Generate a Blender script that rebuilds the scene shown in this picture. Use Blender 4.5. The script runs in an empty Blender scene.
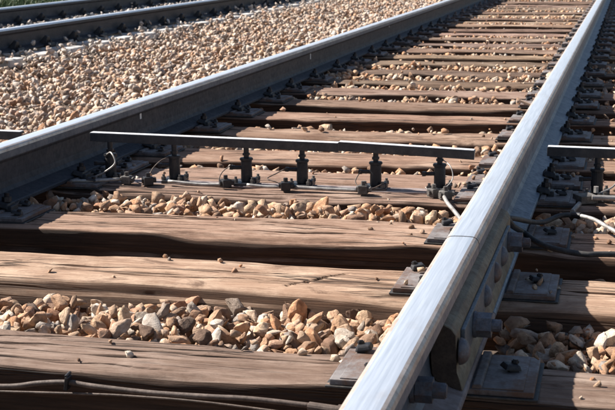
import bpy, bmesh, math, random
import numpy as np
from mathutils import Vector, Matrix, Euler

SC = bpy.context.scene
COL = SC.collection
R = math.radians

# ------------------------------------------------------------------ camera
CAMP = Vector((1.067, 0.0, 0.584))
YAW, PIT, ROLL, FPX = R(14.03), R(11.47), R(-0.59), 1293.0
_F = Vector((-math.sin(YAW) * math.cos(PIT), math.cos(YAW) * math.cos(PIT), -math.sin(PIT)))
_R0 = Vector((math.cos(YAW), math.sin(YAW), 0))
_U0 = _R0.cross(_F)
_R = _R0 * math.cos(ROLL) + _U0 * math.sin(ROLL)
_U = -_R0 * math.sin(ROLL) + _U0 * math.cos(ROLL)
cam = bpy.data.cameras.new('camera')
cam.sensor_width = 36
cam.lens = 36 * FPX / 615
cam.clip_start = 0.05
cam.clip_end = 2000
cam.dof.use_dof = True
cam.dof.focus_distance = 3.1
cam.dof.aperture_fstop = 20
camo = bpy.data.objects.new('camera', cam)
COL.objects.link(camo)
m = Matrix((_R, _U, -_F)).transposed().to_4x4()
m.translation = CAMP
camo.matrix_world = m
SC.camera = camo

# ------------------------------------------------------------------ sky and sun
SUN_EL, SUN_ROT = R(39.6), R(-82.0)
world = bpy.data.worlds.new("World")
SC.world = world
world.use_nodes = True
wn = world.node_tree
sky = wn.nodes.new('ShaderNodeTexSky')
sky.sky_type = 'NISHITA'
sky.sun_disc = False
sky.sun_elevation = SUN_EL
sky.sun_rotation = SUN_ROT
sky.air_density = 1.0
sky.dust_density = 1.0
wn.links.new(sky.outputs[0], wn.nodes['Background'].inputs[0])
wn.nodes['Background'].inputs[1].default_value = 0.05
sl = bpy.data.lights.new('sun', 'SUN')
sl.energy = 5.0
sl.angle = R(0.53)
sl.color = (1.0, 0.95, 0.88)
slo = bpy.data.objects.new('sun', sl)
COL.objects.link(slo)
ts = Vector((math.sin(SUN_ROT) * math.cos(SUN_EL), math.cos(SUN_ROT) * math.cos(SUN_EL), math.sin(SUN_EL)))
slo.rotation_euler = ts.to_track_quat('Z', 'Y').to_euler()
SC.view_settings.view_transform = 'Standard'
SC.view_settings.look = 'None'
SC.view_settings.gamma = 1
SC.view_settings.exposure = 1.22

# ------------------------------------------------------------------ small helpers
rng = np.random.default_rng(7)
random.seed(11)


def proj(P):
    """pixel position in the 615 wide picture of an array of points"""
    d = np.asarray(P, float) - np.array(CAMP)
    z = d @ np.array(_F)
    return 307.5 + FPX * (d @ np.array(_R)) / z, 205 - FPX * (d @ np.array(_U)) / z, z


def hash2(ix, iy, seed):
    h = (ix.astype(np.int64) * 374761393 + iy.astype(np.int64) * 668265263 + seed * 974634777) & 0xffffffff
    h = ((h ^ (h >> 13)) * 1274126177) & 0xffffffff
    h = h ^ (h >> 16)
    return (h & 0xffffff) / float(0xffffff)


def vn(x, y, seed=0):
    """smooth value noise, -1..1"""
    x = np.asarray(x, float); y = np.asarray(y, float)
    x, y = np.broadcast_arrays(x, y)
    ix = np.floor(x); iy = np.floor(y)
    fx = x - ix; fy = y - iy
    fx = fx * fx * (3 - 2 * fx); fy = fy * fy * (3 - 2 * fy)
    a = hash2(ix, iy, seed); b = hash2(ix + 1, iy, seed)
    c = hash2(ix, iy + 1, seed); d = hash2(ix + 1, iy + 1, seed)
    return ((a * (1 - fx) + b * fx) * (1 - fy) + (c * (1 - fx) + d * fx) * fy) * 2 - 1


def tag(o, label=None, cat=None, group=None, kind=None):
    if label: o['label'] = label
    if cat: o['category'] = cat
    if group: o['group'] = group
    if kind: o['kind'] = kind
    return o


def obj(name, me, parent=None, loc=(0, 0, 0), rot=(0, 0, 0), mat=None, scale=None):
    o = bpy.data.objects.new(name, me)
    COL.objects.link(o)
    o.location = loc
    o.rotation_euler = rot
    if scale: o.scale = scale
    if parent: o.parent = parent
    if mat is not None and me is not None and len(me.materials) == 0:
        me.materials.append(mat)
    return o


def empty(name, loc=(0, 0, 0), rot=(0, 0, 0)):
    o = obj(name, None, None, loc, rot)
    o.empty_display_size = 0.05
    return o


def copy_tree(o, parent=None):
    c = o.copy()
    COL.objects.link(c)
    c.parent = parent
    for ch in list(o.children):
        copy_tree(ch, c)
    return c


def mesh_np(name, V, Fq, smooth=False):
    """mesh from numpy verts and equal sized faces"""
    me = bpy.data.meshes.new(name)
    V = np.asarray(V, np.float32); Fq = np.asarray(Fq, np.int32)
    n, k = Fq.shape
    me.vertices.add(len(V)); me.vertices.foreach_set('co', V.ravel())
    me.loops.add(n * k); me.loops.foreach_set('vertex_index', Fq.ravel())
    me.polygons.add(n)
    me.polygons.foreach_set('loop_start', np.arange(0, n * k, k, dtype=np.int32))
    me.polygons.foreach_set('loop_total', np.full(n, k, np.int32))
    if smooth:
        me.polygons.foreach_set('use_smooth', np.ones(n, bool))
    me.update(calc_edges=True)
    me.validate()
    return me


def from_bm(name, bm, smooth=False):
    bmesh.ops.recalc_face_normals(bm, faces=bm.faces)
    me = bpy.data.meshes.new(name)
    bm.to_mesh(me); bm.free()
    if smooth:
        for p in me.polygons: p.use_smooth = True
    return me


def bm_box(bm, c, s, rot=None, bevel=0.0, top=None):
    """box centred at c with size s; top=(sx,sy) shrinks the upper face"""
    r = bmesh.ops.create_cube(bm, size=1)
    vs = r['verts']
    for v in vs:
        if top and v.co.z > 0:
            v.co.x *= top[0]; v.co.y *= top[1]
        v.co = Vector((v.co.x * s[0], v.co.y * s[1], v.co.z * s[2]))
    M = Matrix.Translation(c)
    if rot is not None: M = M @ Euler(rot).to_matrix().to_4x4()
    bmesh.ops.transform(bm, matrix=M, verts=vs)
    if bevel > 0:
        es = list({e for v in vs for e in v.link_edges})
        bmesh.ops.bevel(bm, geom=es, offset=bevel, segments=2, affect='EDGES', profile=0.6)


def bm_cyl(bm, p0, p1, r0, r1=None, seg=16, bevel=0.0):
    p0 = Vector(p0); p1 = Vector(p1)
    d = p1 - p0
    M = Matrix.Translation((p0 + p1) / 2) @ d.to_track_quat('Z', 'Y').to_matrix().to_4x4()
    r = bmesh.ops.create_cone(bm, cap_ends=True, segments=seg, radius1=r0, radius2=r0 if r1 is None else r1, depth=d.length, matrix=M)
    if bevel > 0:
        fs = [f for f in {f for v in r['verts'] for f in v.link_faces} if len(f.verts) == seg]
        es = list({e for f in fs for e in f.edges})
        bmesh.ops.bevel(bm, geom=es, offset=bevel, segments=2, affect='EDGES')


def bm_tube(bm, pts, r, seg=8, steps=6, cap=True):
    pts = [Vector(p) for p in pts]
    P = [pts[0] * 2 - pts[1]] + pts + [pts[-1] * 2 - pts[-2]]
    C = []
    for i in range(1, len(P) - 2):
        for k in range(steps):
            t = k / steps
            a, b, c, d = P[i - 1], P[i], P[i + 1], P[i + 2]
            C.append(0.5 * ((2 * b) + (c - a) * t + (2 * a - 5 * b + 4 * c - d) * t * t + (3 * b - a - 3 * c + d) * t ** 3))
    C.append(pts[-1])
    rings = []
    nrm = None
    for i, c in enumerate(C):
        tan = (C[min(i + 1, len(C) - 1)] - C[max(i - 1, 0)]).normalized()
        if nrm is None:
            nrm = tan.orthogonal().normalized()
        nrm = (nrm - tan * nrm.dot(tan)).normalized()
        bi = tan.cross(nrm)
        rings.append([bm.verts.new(c + (nrm * math.cos(2 * math.pi * k / seg) + bi * math.sin(2 * math.pi * k / seg)) * r) for k in range(seg)])
    for a, b in zip(rings, rings[1:]):
        for k in range(seg):
            f = bm.faces.new((a[k], a[(k + 1) % seg], b[(k + 1) % seg], b[k]))
            f.smooth = True
    if cap:
        bm.faces.new(rings[0][::-1]); bm.faces.new(rings[-1])


def bm_prism(bm, poly, y0, y1, axis='y'):
    """extrude an (x,z) outline along y"""
    a = [bm.verts.new((x, y0, z)) for x, z in poly]
    b = [bm.verts.new((x, y1, z)) for x, z in poly]
    n = len(poly)
    for i in range(n):
        bm.faces.new((a[i], a[(i + 1) % n], b[(i + 1) % n], b[i]))
    bm.faces.new(a[::-1]); bm.faces.new(b)


# ------------------------------------------------------------------ materials
def new_mat(name):
    mt = bpy.data.materials.new(name)
    mt.use_nodes = True
    nt = mt.node_tree
    return mt, nt, nt.nodes['Principled BSDF']


def N(nt, kind, **kw):
    n = nt.nodes.new(kind)
    for k, v in kw.items():
        if k.startswith('i_'):
            n.inputs[k[2:].replace('_', ' ')].default_value = v
        else:
            setattr(n, k, v)
    return n


def ramp(nt, fac, stops, interp='LINEAR'):
    r = nt.nodes.new('ShaderNodeValToRGB')
    r.color_ramp.interpolation = interp
    e = r.color_ramp.elements
    while len(e) < len(stops): e.new(0.5)
    for el, (p, c) in zip(e, stops):
        el.position = p
        el.color = (c[0], c[1], c[2], 1) if hasattr(c, '__len__') else (c, c, c, 1)
    nt.links.new(fac, r.inputs[0])
    return r.outputs[0]


def mixc(nt, fac, a, b, blend='MIX'):
    mx = nt.nodes.new('ShaderNodeMix')
    mx.data_type = 'RGBA'; mx.blend_type = blend
    for s, v in ((mx.inputs[0], fac), (mx.inputs[6], a), (mx.inputs[7], b)):
        if hasattr(v, 'is_output'): nt.links.new(v, s)
        elif hasattr(v, '__len__'): s.default_value = (v[0], v[1], v[2], 1)
        else: s.default_value = v
    return mx.outputs[2]


def math_n(nt, op, a, b=0.0, c=0.0):
    n = nt.nodes.new('ShaderNodeMath'); n.operation = op
    for s, v in zip(n.inputs, (a, b, c)):
        if hasattr(v, 'is_output'): nt.links.new(v, s)
        else: s.default_value = v
    return n.outputs[0]


def coords(nt, scale=(1, 1, 1), rnd=True, kind='Object'):
    tc = nt.nodes.new('ShaderNodeTexCoord')
    mp = nt.nodes.new('ShaderNodeMapping')
    mp.inputs['Scale'].default_value = scale
    nt.links.new(tc.outputs[kind], mp.inputs['Vector'])
    if rnd:
        oi = nt.nodes.new('ShaderNodeObjectInfo')
        v = math_n(nt, 'MULTIPLY', oi.outputs['Random'], 37.0)
        cb = nt.nodes.new('ShaderNodeCombineXYZ')
        for k in range(3): nt.links.new(v, cb.inputs[k])
        nt.links.new(cb.outputs[0], mp.inputs['Location'])
    return mp.outputs[0]


def noise(nt, vec, scale, detail=6, rough=0.6, dist=0.0):
    n = N(nt, 'ShaderNodeTexNoise')
    n.inputs['Scale'].default_value = scale
    n.inputs['Detail'].default_value = detail
    n.inputs['Roughness'].default_value = rough
    n.inputs['Distortion'].default_value = dist
    nt.links.new(vec, n.inputs['Vector'])
    return n.outputs['Fac']


def bump(nt, bs, h, strength, dist):
    b = nt.nodes.new('ShaderNodeBump')
    b.inputs['Strength'].default_value = strength
    b.inputs['Distance'].default_value = dist
    nt.links.new(h, b.inputs['Height'])
    nt.links.new(b.outputs[0], bs.inputs['Normal'])


def wood_material():
    mt, nt, bs = new_mat('weathered_creosote_wood')
    grain = noise(nt, coords(nt, (1.6, 42, 42)), 1.7, 9, 0.72, 0.12)
    fine = noise(nt, coords(nt, (4, 210, 210)), 1.5, 6, 0.75, 0.1)
    patch = noise(nt, coords(nt, (1.2, 3.5, 3.5)), 1.6, 6, 0.62, 0.4)
    speck = noise(nt, coords(nt, (1, 1.3, 1.3)), 70, 4, 0.7)
    top = ramp(nt, grain, [(0.28, (0.065, 0.040, 0.029)), (0.42, (0.18, 0.118, 0.085)), (0.58, (0.32, 0.24, 0.19)), (0.75, (0.48, 0.39, 0.32))])
    top = mixc(nt, ramp(nt, patch, [(0.35, 0.0), (0.65, 0.7)]), top, (0.265, 0.185, 0.14))
    top = mixc(nt, ramp(nt, fine, [(0.35, 0.55), (0.55, 0.0)]), top, (0.13, 0.09, 0.065))
    top = mixc(nt, ramp(nt, speck, [(0.60, 0.0), (0.72, 0.65)]), top, (0.12, 0.085, 0.06))
    dust = noise(nt, coords(nt, (0.9, 1.4, 1.4)), 3.1, 7, 0.7)
    top = mixc(nt, ramp(nt, dust, [(0.50, 0.0), (0.72, 0.55)]), top, (0.54, 0.455, 0.38))
    tar = noise(nt, coords(nt, (1.0, 2.2, 2.2)), 4.3, 8, 0.72, 0.8)
    top = mixc(nt, ramp(nt, tar, [(0.56, 0.0), (0.66, 0.8)]), top, (0.075, 0.045, 0.032))
    blot = noise(nt, coords(nt, (2.2, 5, 5)), 2.1, 9, 0.75, 0.3)
    top = mixc(nt, ramp(nt, blot, [(0.50, 0.0), (0.66, 0.7)]), top, (0.12, 0.072, 0.05))
    # long cracks that follow the grain
    cr = noise(nt, coords(nt, (0.8, 26, 26)), 1.0, 3, 0.5, 0.6)
    crack = ramp(nt, math_n(nt, 'ABSOLUTE', math_n(nt, 'SUBTRACT', cr, 0.5)), [(0.0, 1.0), (0.008, 0.8), (0.022, 0.0)])
    cmask = ramp(nt, noise(nt, coords(nt, (1.5, 6, 6)), 1.3, 3), [(0.46, 0.0), (0.56, 1.0)])
    crack = math_n(nt, 'MULTIPLY', crack, cmask)
    top = mixc(nt, math_n(nt, 'MULTIPLY', crack, 0.85), top, (0.03, 0.02, 0.015))
    # sides keep dark creosote, deepened to stand in for shade; the top is bleached
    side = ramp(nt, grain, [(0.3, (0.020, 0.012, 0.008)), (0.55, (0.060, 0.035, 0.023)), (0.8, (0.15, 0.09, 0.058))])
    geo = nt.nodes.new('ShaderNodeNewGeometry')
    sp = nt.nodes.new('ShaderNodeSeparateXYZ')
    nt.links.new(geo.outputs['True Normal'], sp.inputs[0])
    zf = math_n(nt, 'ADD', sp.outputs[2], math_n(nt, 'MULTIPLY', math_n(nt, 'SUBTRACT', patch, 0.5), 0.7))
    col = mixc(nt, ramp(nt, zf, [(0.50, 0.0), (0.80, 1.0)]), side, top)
    oi = nt.nodes.new('ShaderNodeObjectInfo')
    tone = ramp(nt, oi.outputs['Random'], [(0, (0.86, 0.82, 0.80)), (0.5, (1.0, 0.96, 0.93)), (1, (0.93, 0.93, 0.93))])
    tone = mixc(nt, 1.0, tone, oi.outputs['Color'], 'MULTIPLY')
    col = mixc(nt, 1.0, col, tone, 'MULTIPLY')
    nt.links.new(col, bs.inputs['Base Color'])
    bs.inputs['Roughness'].default_value = 0.85
    bs.inputs['Specular IOR Level'].default_value = 0.25
    h = math_n(nt, 'ADD', math_n(nt, 'MULTIPLY', grain, 0.7), math_n(nt, 'MULTIPLY', fine, 0.35))
    h = math_n(nt, 'SUBTRACT', h, math_n(nt, 'MULTIPLY', crack, 1.2))
    bump(nt, bs, h, 1.0, 0.006)
    return mt


def stone_material(k=1.0, sat=1.0):
    mt, nt, bs = new_mat('ballast_stone')
    at = N(nt, 'ShaderNodeAttribute', attribute_name='tint')
    pa = N(nt, 'ShaderNodeAttribute', attribute_name='pale')
    oi = nt.nodes.new('ShaderNodeObjectInfo')
    t = math_n(nt, 'FRACT', math_n(nt, 'ADD', at.outputs['Fac'], oi.outputs['Random']))
    base = ramp(nt, t, [(0.0, (0.66, 0.50, 0.35)), (0.11, (0.50, 0.31, 0.19)), (0.21, (0.62, 0.34, 0.19)), (0.31, (0.78, 0.68, 0.55)),
                        (0.40, (0.42, 0.22, 0.13)), (0.50, (0.60, 0.44, 0.31)), (0.58, (0.20, 0.115, 0.075)), (0.67, (0.68, 0.44, 0.28)), (0.75, (0.30, 0.27, 0.25)),
                        (0.82, (0.80, 0.72, 0.62)), (0.90, (0.14, 0.09, 0.065)), (1.0, (0.56, 0.36, 0.23))])
    pale = ramp(nt, t, [(0.0, (0.62, 0.60, 0.57)), (0.25, (0.76, 0.74, 0.71)), (0.5, (0.42, 0.40, 0.38)), (0.75, (0.80, 0.78, 0.75)), (1.0, (0.42, 0.37, 0.33))])
    col = mixc(nt, pa.outputs['Fac'], base, pale)
    v = coords(nt, (1, 1, 1), True)
    n1 = noise(nt, v, 45 * k, 7, 0.68)
    n2 = noise(nt, v, 260 * k, 5, 0.72)
    col = mixc(nt, 1.0, col, ramp(nt, n1, [(0.32, (0.50, 0.42, 0.36)), (0.58, (1.08, 1.04, 1.0))]), 'MULTIPLY')
    col = mixc(nt, ramp(nt, n2, [(0.58, 0.0), (0.68, 0.45)]), col, (0.20, 0.13, 0.09))
    nt.links.new(col, bs.inputs['Base Color'])
    bs.inputs['Roughness'].default_value = 0.82
    bs.inputs['Specular IOR Level'].default_value = 0.3
    bump(nt, bs, math_n(nt, 'ADD', n1, math_n(nt, 'MULTIPLY', n2, 0.4)), 1.0, 0.008)
    return mt


def soil_material():
    mt, nt, bs = new_mat('grit_and_dirt')
    v = coords(nt, (1, 1, 1), False)
    a = noise(nt, v, 2.0, 8, 0.65)
    b = noise(nt, v, 55, 6, 0.75)
    col = ramp(nt, b, [(0.3, (0.035, 0.023, 0.016)), (0.5, (0.09, 0.06, 0.042)), (0.7, (0.20, 0.14, 0.10))])
    col = mixc(nt, ramp(nt, a, [(0.4, 0.0), (0.7, 0.5)]), col, (0.12, 0.085, 0.06))
    nt.links.new(col, bs.inputs['Base Color'])
    bs.inputs['Roughness'].default_value = 0.95
    bump(nt, bs, b, 0.9, 0.01)
    return mt


def metal_material(name, c0, c1, c2, metallic=0.4, rough=0.55, scale=30, bs_=0.5, dust=None, rust=None):
    mt, nt, bs = new_mat(name)
    v = coords(nt, (1, 1, 1), True)
    a = noise(nt, v, scale, 7, 0.68)
    b = noise(nt, v, scale * 7, 5, 0.7)
    col = ramp(nt, a, [(0.32, c0), (0.5, c1), (0.68, c2)])
    col = mixc(nt, ramp(nt, b, [(0.5, 0.0), (0.7, 0.5)]), col, tuple(x * 0.55 for x in c0))
    if dust:
        geo = nt.nodes.new('ShaderNodeNewGeometry'); sp = nt.nodes.new('ShaderNodeSeparateXYZ')
        nt.links.new(geo.outputs['Normal'], sp.inputs[0])
        f = math_n(nt, 'MULTIPLY', ramp(nt, sp.outputs[2], [(0.4, 0.0), (0.9, 1.0)]), ramp(nt, a, [(0.35, 0.15), (0.6, 0.8)]))
        col = mixc(nt, f, col, dust)
    if rust:
        rn = noise(nt, v, scale * 0.55, 9, 0.75, 0.5)
        col = mixc(nt, ramp(nt, rn, [(0.46, 0.0), (0.60, rust)]), col, (0.12, 0.058, 0.032))
    nt.links.new(col, bs.inputs['Base Color'])
    bs.inputs['Metallic'].default_value = metallic
    rr = ramp(nt, b, [(0.3, rough - 0.1), (0.7, min(1, rough + 0.15))])
    nt.links.new(rr, bs.inputs['Roughness'])
    bump(nt, bs, math_n(nt, 'ADD', a, math_n(nt, 'MULTIPLY', b, 0.4)), bs_, 0.0015)
    return mt


def polished_material():
    mt, nt, bs = new_mat('polished_running_steel')
    v = coords(nt, (1, 0.02, 1), False)
    streak = noise(nt, v, 230, 5, 0.6)
    blot = noise(nt, coords(nt, (1, 0.35, 1), False), 14, 6, 0.6)
    col = ramp(nt, streak, [(0.3, (0.56, 0.60, 0.66)), (0.6, (0.68, 0.72, 0.78))])
    col = mixc(nt, ramp(nt, blot, [(0.58, 0.0), (0.75, 0.4)]), col, (0.50, 0.43, 0.38))
    nt.links.new(col, bs.inputs['Base Color'])
    bs.inputs['Metallic'].default_value = 0.6
    nt.links.new(ramp(nt, streak, [(0.3, 0.30), (0.7, 0.42)]), bs.inputs['Roughness'])
    bump(nt, bs, streak, 0.12, 0.0006)
    return mt


M_WOOD = wood_material()
M_STONE = stone_material()
M_STONE_NEAR = stone_material(0.028)
M_SOIL = soil_material()
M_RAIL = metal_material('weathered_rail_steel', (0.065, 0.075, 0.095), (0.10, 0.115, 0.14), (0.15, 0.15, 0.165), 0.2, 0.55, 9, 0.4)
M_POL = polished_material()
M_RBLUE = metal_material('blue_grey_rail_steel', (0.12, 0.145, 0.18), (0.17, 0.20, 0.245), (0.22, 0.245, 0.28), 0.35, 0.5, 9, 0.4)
M_RDARK = metal_material('rust_and_shade_dark_rail', (0.016, 0.018, 0.025), (0.027, 0.029, 0.038), (0.045, 0.043, 0.050), 0.15, 0.6, 9, 0.4)  # left rail darkened for its shaded side; dark rust on the second track
M_END_SHADE = metal_material('shaded_bar_end', (0.03, 0.018, 0.013), (0.055, 0.035, 0.025), (0.09, 0.06, 0.04), 0.0, 0.8, 30, 0.6)  # shade on the joint bar ends, put into the colour
M_CORNER = metal_material('worn_head_corner', (0.40, 0.31, 0.26), (0.52, 0.43, 0.37), (0.62, 0.55, 0.50), 0.6, 0.45, 12, 0.3)
M_HEADSIDE = metal_material('head_side_steel', (0.19, 0.18, 0.20), (0.26, 0.25, 0.27), (0.33, 0.30, 0.30), 0.4, 0.5, 10, 0.35)
M_FOOT = metal_material('dusty_rail_foot', (0.15, 0.115, 0.11), (0.22, 0.175, 0.17), (0.30, 0.25, 0.24), 0.1, 0.75, 14, 0.8, (0.29, 0.24, 0.23), 0.6)
M_PLATE = metal_material('tie_plate_steel', (0.075, 0.052, 0.042), (0.13, 0.115, 0.115), (0.20, 0.195, 0.205), 0.15, 0.65, 16, 0.9, (0.24, 0.215, 0.205), 0.85)
M_DARKM = metal_material('dark_oily_steel', (0.012, 0.012, 0.014), (0.022, 0.021, 0.024), (0.042, 0.038, 0.036), 0.3, 0.5, 40, 0.6)
M_PAINT = metal_material('black_painted_paddle_steel', (0.02, 0.02, 0.023), (0.035, 0.035, 0.04), (0.06, 0.055, 0.055), 0.1, 0.42, 30, 0.4)
M_EDGE = metal_material('sunlit_bar_edge', (0.52, 0.52, 0.53), (0.66, 0.66, 0.67), (0.74, 0.73, 0.72), 0.0, 0.5, 40, 0.3)  # pale tone stands in for sunlight along the paddle tops
M_ZINC = metal_material('galvanised_conduit', (0.18, 0.16, 0.145), (0.32, 0.30, 0.28), (0.46, 0.44, 0.41), 0.3, 0.5, 30, 0.4)
M_DULL = metal_material('dirty_cast_fitting', (0.05, 0.042, 0.038), (0.10, 0.09, 0.082), (0.20, 0.185, 0.17), 0.2, 0.6, 40, 0.7)
M_BAR = metal_material('yellow_brown_joint_bar', (0.12, 0.095, 0.062), (0.185, 0.15, 0.10), (0.26, 0.215, 0.15), 0.1, 0.65, 22, 0.8, None, 0.55)
M_BLUE = metal_material('blue_grey_plate_steel', (0.07, 0.085, 0.10), (0.11, 0.13, 0.15), (0.16, 0.17, 0.185), 0.3, 0.5, 22, 0.5)
M_BOLT = metal_material('grey_bolt_steel', (0.07, 0.075, 0.09), (0.11, 0.115, 0.135), (0.18, 0.17, 0.18), 0.25, 0.55, 40, 0.7, None, 0.6)
M_CABLE = metal_material('black_rubber_cable', (0.02, 0.02, 0.02), (0.035, 0.033, 0.032), (0.07, 0.06, 0.052), 0.0, 0.6, 50, 0.4)
M_HOSE = metal_material('dusty_brown_cable', (0.055, 0.036, 0.027), (0.10, 0.07, 0.055), (0.17, 0.125, 0.10), 0.0, 0.7, 30, 0.5)
M_CONC = metal_material('pale_concrete', (0.42, 0.39, 0.36), (0.58, 0.56, 0.53), (0.68, 0.66, 0.63), 0.0, 0.85, 14, 0.8, None, 0.35)
M_WHITE = metal_material('white_chalk_mark', (0.55, 0.55, 0.55), (0.68, 0.68, 0.68), (0.78, 0.78, 0.77), 0.0, 0.8, 60, 0.3)


def leaf_material():
    mt, nt, bs = new_mat('grass_blades')
    at = N(nt, 'ShaderNodeAttribute', attribute_name='tint')
    col = ramp(nt, at.outputs['Fac'], [(0, (0.03, 0.055, 0.015)), (0.6, (0.065, 0.115, 0.03)), (1, (0.14, 0.15, 0.06))])
    nt.links.new(col, bs.inputs['Base Color'])
    bs.inputs['Roughness'].default_value = 0.6
    bs.inputs['Transmission Weight'].default_value = 0.0
    return mt


M_LEAF = leaf_material()

# ------------------------------------------------------------------ layout numbers
G = 1.435
HD = 0.069
XR = G / 2 + HD / 2          # centre of right rail
XL = -XR
X2N, X2F = -3.32, -4.823     # second track
TOPZ = -0.183                # top of the wooden sleepers
TH = 0.18
TX0, TX1 = -1.30, 1.36
ties = [(2.115, 2.318), (2.712, 2.965), (3.215, 3.478), (3.765, 3.998), (4.035, 4.275), (4.39, 4.64), (5.045, 5.275),
        (5.53, 5.765), (6.06, 6.30), (6.50, 6.735), (7.03, 7.26), (7.60, 7.84), (8.14, 8.38), (8.72, 8.95), (9.24, 9.48)]
y = 9.80
while y < 27:
    w_ = 0.235 + random.uniform(-0.012, 0.012)
    ties.append((y, y + w_))
    y += 0.548 + random.uniform(-0.035, 0.035)

# ------------------------------------------------------------------ ground sheet
def sheet(name, xs, ys, zf, mat):
    X, Y = np.meshgrid(xs, ys)
    Z = zf(X, Y)
    V = np.stack([X, Y, Z], -1).reshape(-1, 3)
    nx, ny = len(xs), len(ys)
    i = np.arange(nx - 1)[None, :] + np.arange(ny - 1)[:, None] * nx
    i = i.ravel()
    Fq = np.stack([i, i + 1, i + 1 + nx, i + nx], -1)
    me = mesh_np(name, V, Fq, True)
    return obj(name, me, mat=mat)


xs = np.concatenate([np.linspace(-900, -20, 12), np.linspace(-16, -7, 10), np.linspace(-6.5, 3.5, 41), np.linspace(5, 20, 8), np.linspace(60, 900, 8)])
ys = np.concatenate([np.linspace(-300, -10, 6), np.linspace(-5, 60, 131), np.linspace(80, 1500, 12)])
g = sheet('ground', xs, ys, lambda X, Y: -0.62 + 0.03 * vn(X * 1.3, Y * 1.3, 3) + np.where(X < -6.3, 0.22, 0), M_SOIL)
tag(g, 'bare brown earth under and beside the railway tracks', None, None, 'structure')


def crib_level(x, y):
    """level of the stones' upper surface"""
    x = np.asarray(x, float); y = np.asarray(y, float)
    z = np.full(np.broadcast(x, y).shape, -0.21)
    return z


# per crib: (front back-edge y, next front y, level at near side, level at far side)
levels = {0: (-0.188, -0.232), 1: (-0.262, -0.275), 2: (-0.187, -0.205), 3: (-0.185, -0.185), 4: (-0.19, -0.235),
          5: (-0.20, -0.225), 6: (-0.205, -0.245), 7: (-0.235, -0.27), 8: (-0.19, -0.205), 9: (-0.188, -0.20)}
cribs = []
cribs.append((1.0, ties[0][0], -0.345, -0.345, -1))
for i in range(len(ties) - 1):
    a = ties[i][1]; b = ties[i + 1][0]
    if i in levels:
        l0, l1 = levels[i]
    else:
        l0 = random.choice([-0.186, -0.192, -0.205, -0.235]); l1 = l0 - random.uniform(0.0, 0.045)
    cribs.append((a, b, l0, l1, i))

# base sheet of the ballast bed, just under the stones
def bed_z(X, Y):
    z = np.full(X.shape, -0.60)
    inside = (X > -1.55) & (X < 1.75)
    zz = np.full(X.shape, -0.36)
    for a, b, l0, l1, i in cribs:
        mk = (Y >= a - 0.12) & (Y <= b + 0.12)
        t = np.clip((Y - a) / max(b - a, 0.01), 0, 1)
        zz = np.where(mk, l0 + (l1 - l0) * t - 0.055, zz)
    z = np.where(inside, zz, z)
    mid = (X <= -1.22)
    dip = -0.258 - 0.03 * np.sin(np.clip((X + 1.2) / (-1.8), 0, 1) * math.pi) + 0.035 * np.clip((-X - 2.7) / 0.3, 0, 1)
    z = np.where(mid & (X > -5.9), dip, z)
    z = np.where(X <= -5.9, np.maximum(-0.26 + (X + 5.9) * 0.5, -0.6), z)
    z = np.where(X >= 1.75, np.maximum(-0.26 - (X - 1.75) * 0.5, -0.64), z)
    return z + 0.008 * vn(X * 9, Y * 9, 5)


xs = np.concatenate([np.linspace(-6.7, -1.6, 52), np.linspace(-1.5, 1.7, 33), np.linspace(1.8, 2.6, 6)])
ys = np.concatenate([np.arange(0.6, 10, 0.04), np.arange(10, 60, 0.25)])
bed = sheet('ballast_bed', xs, ys, bed_z, M_SOIL)
tag(bed, 'grit bed beneath the stones of the tracks', None, None, 'structure')

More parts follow.
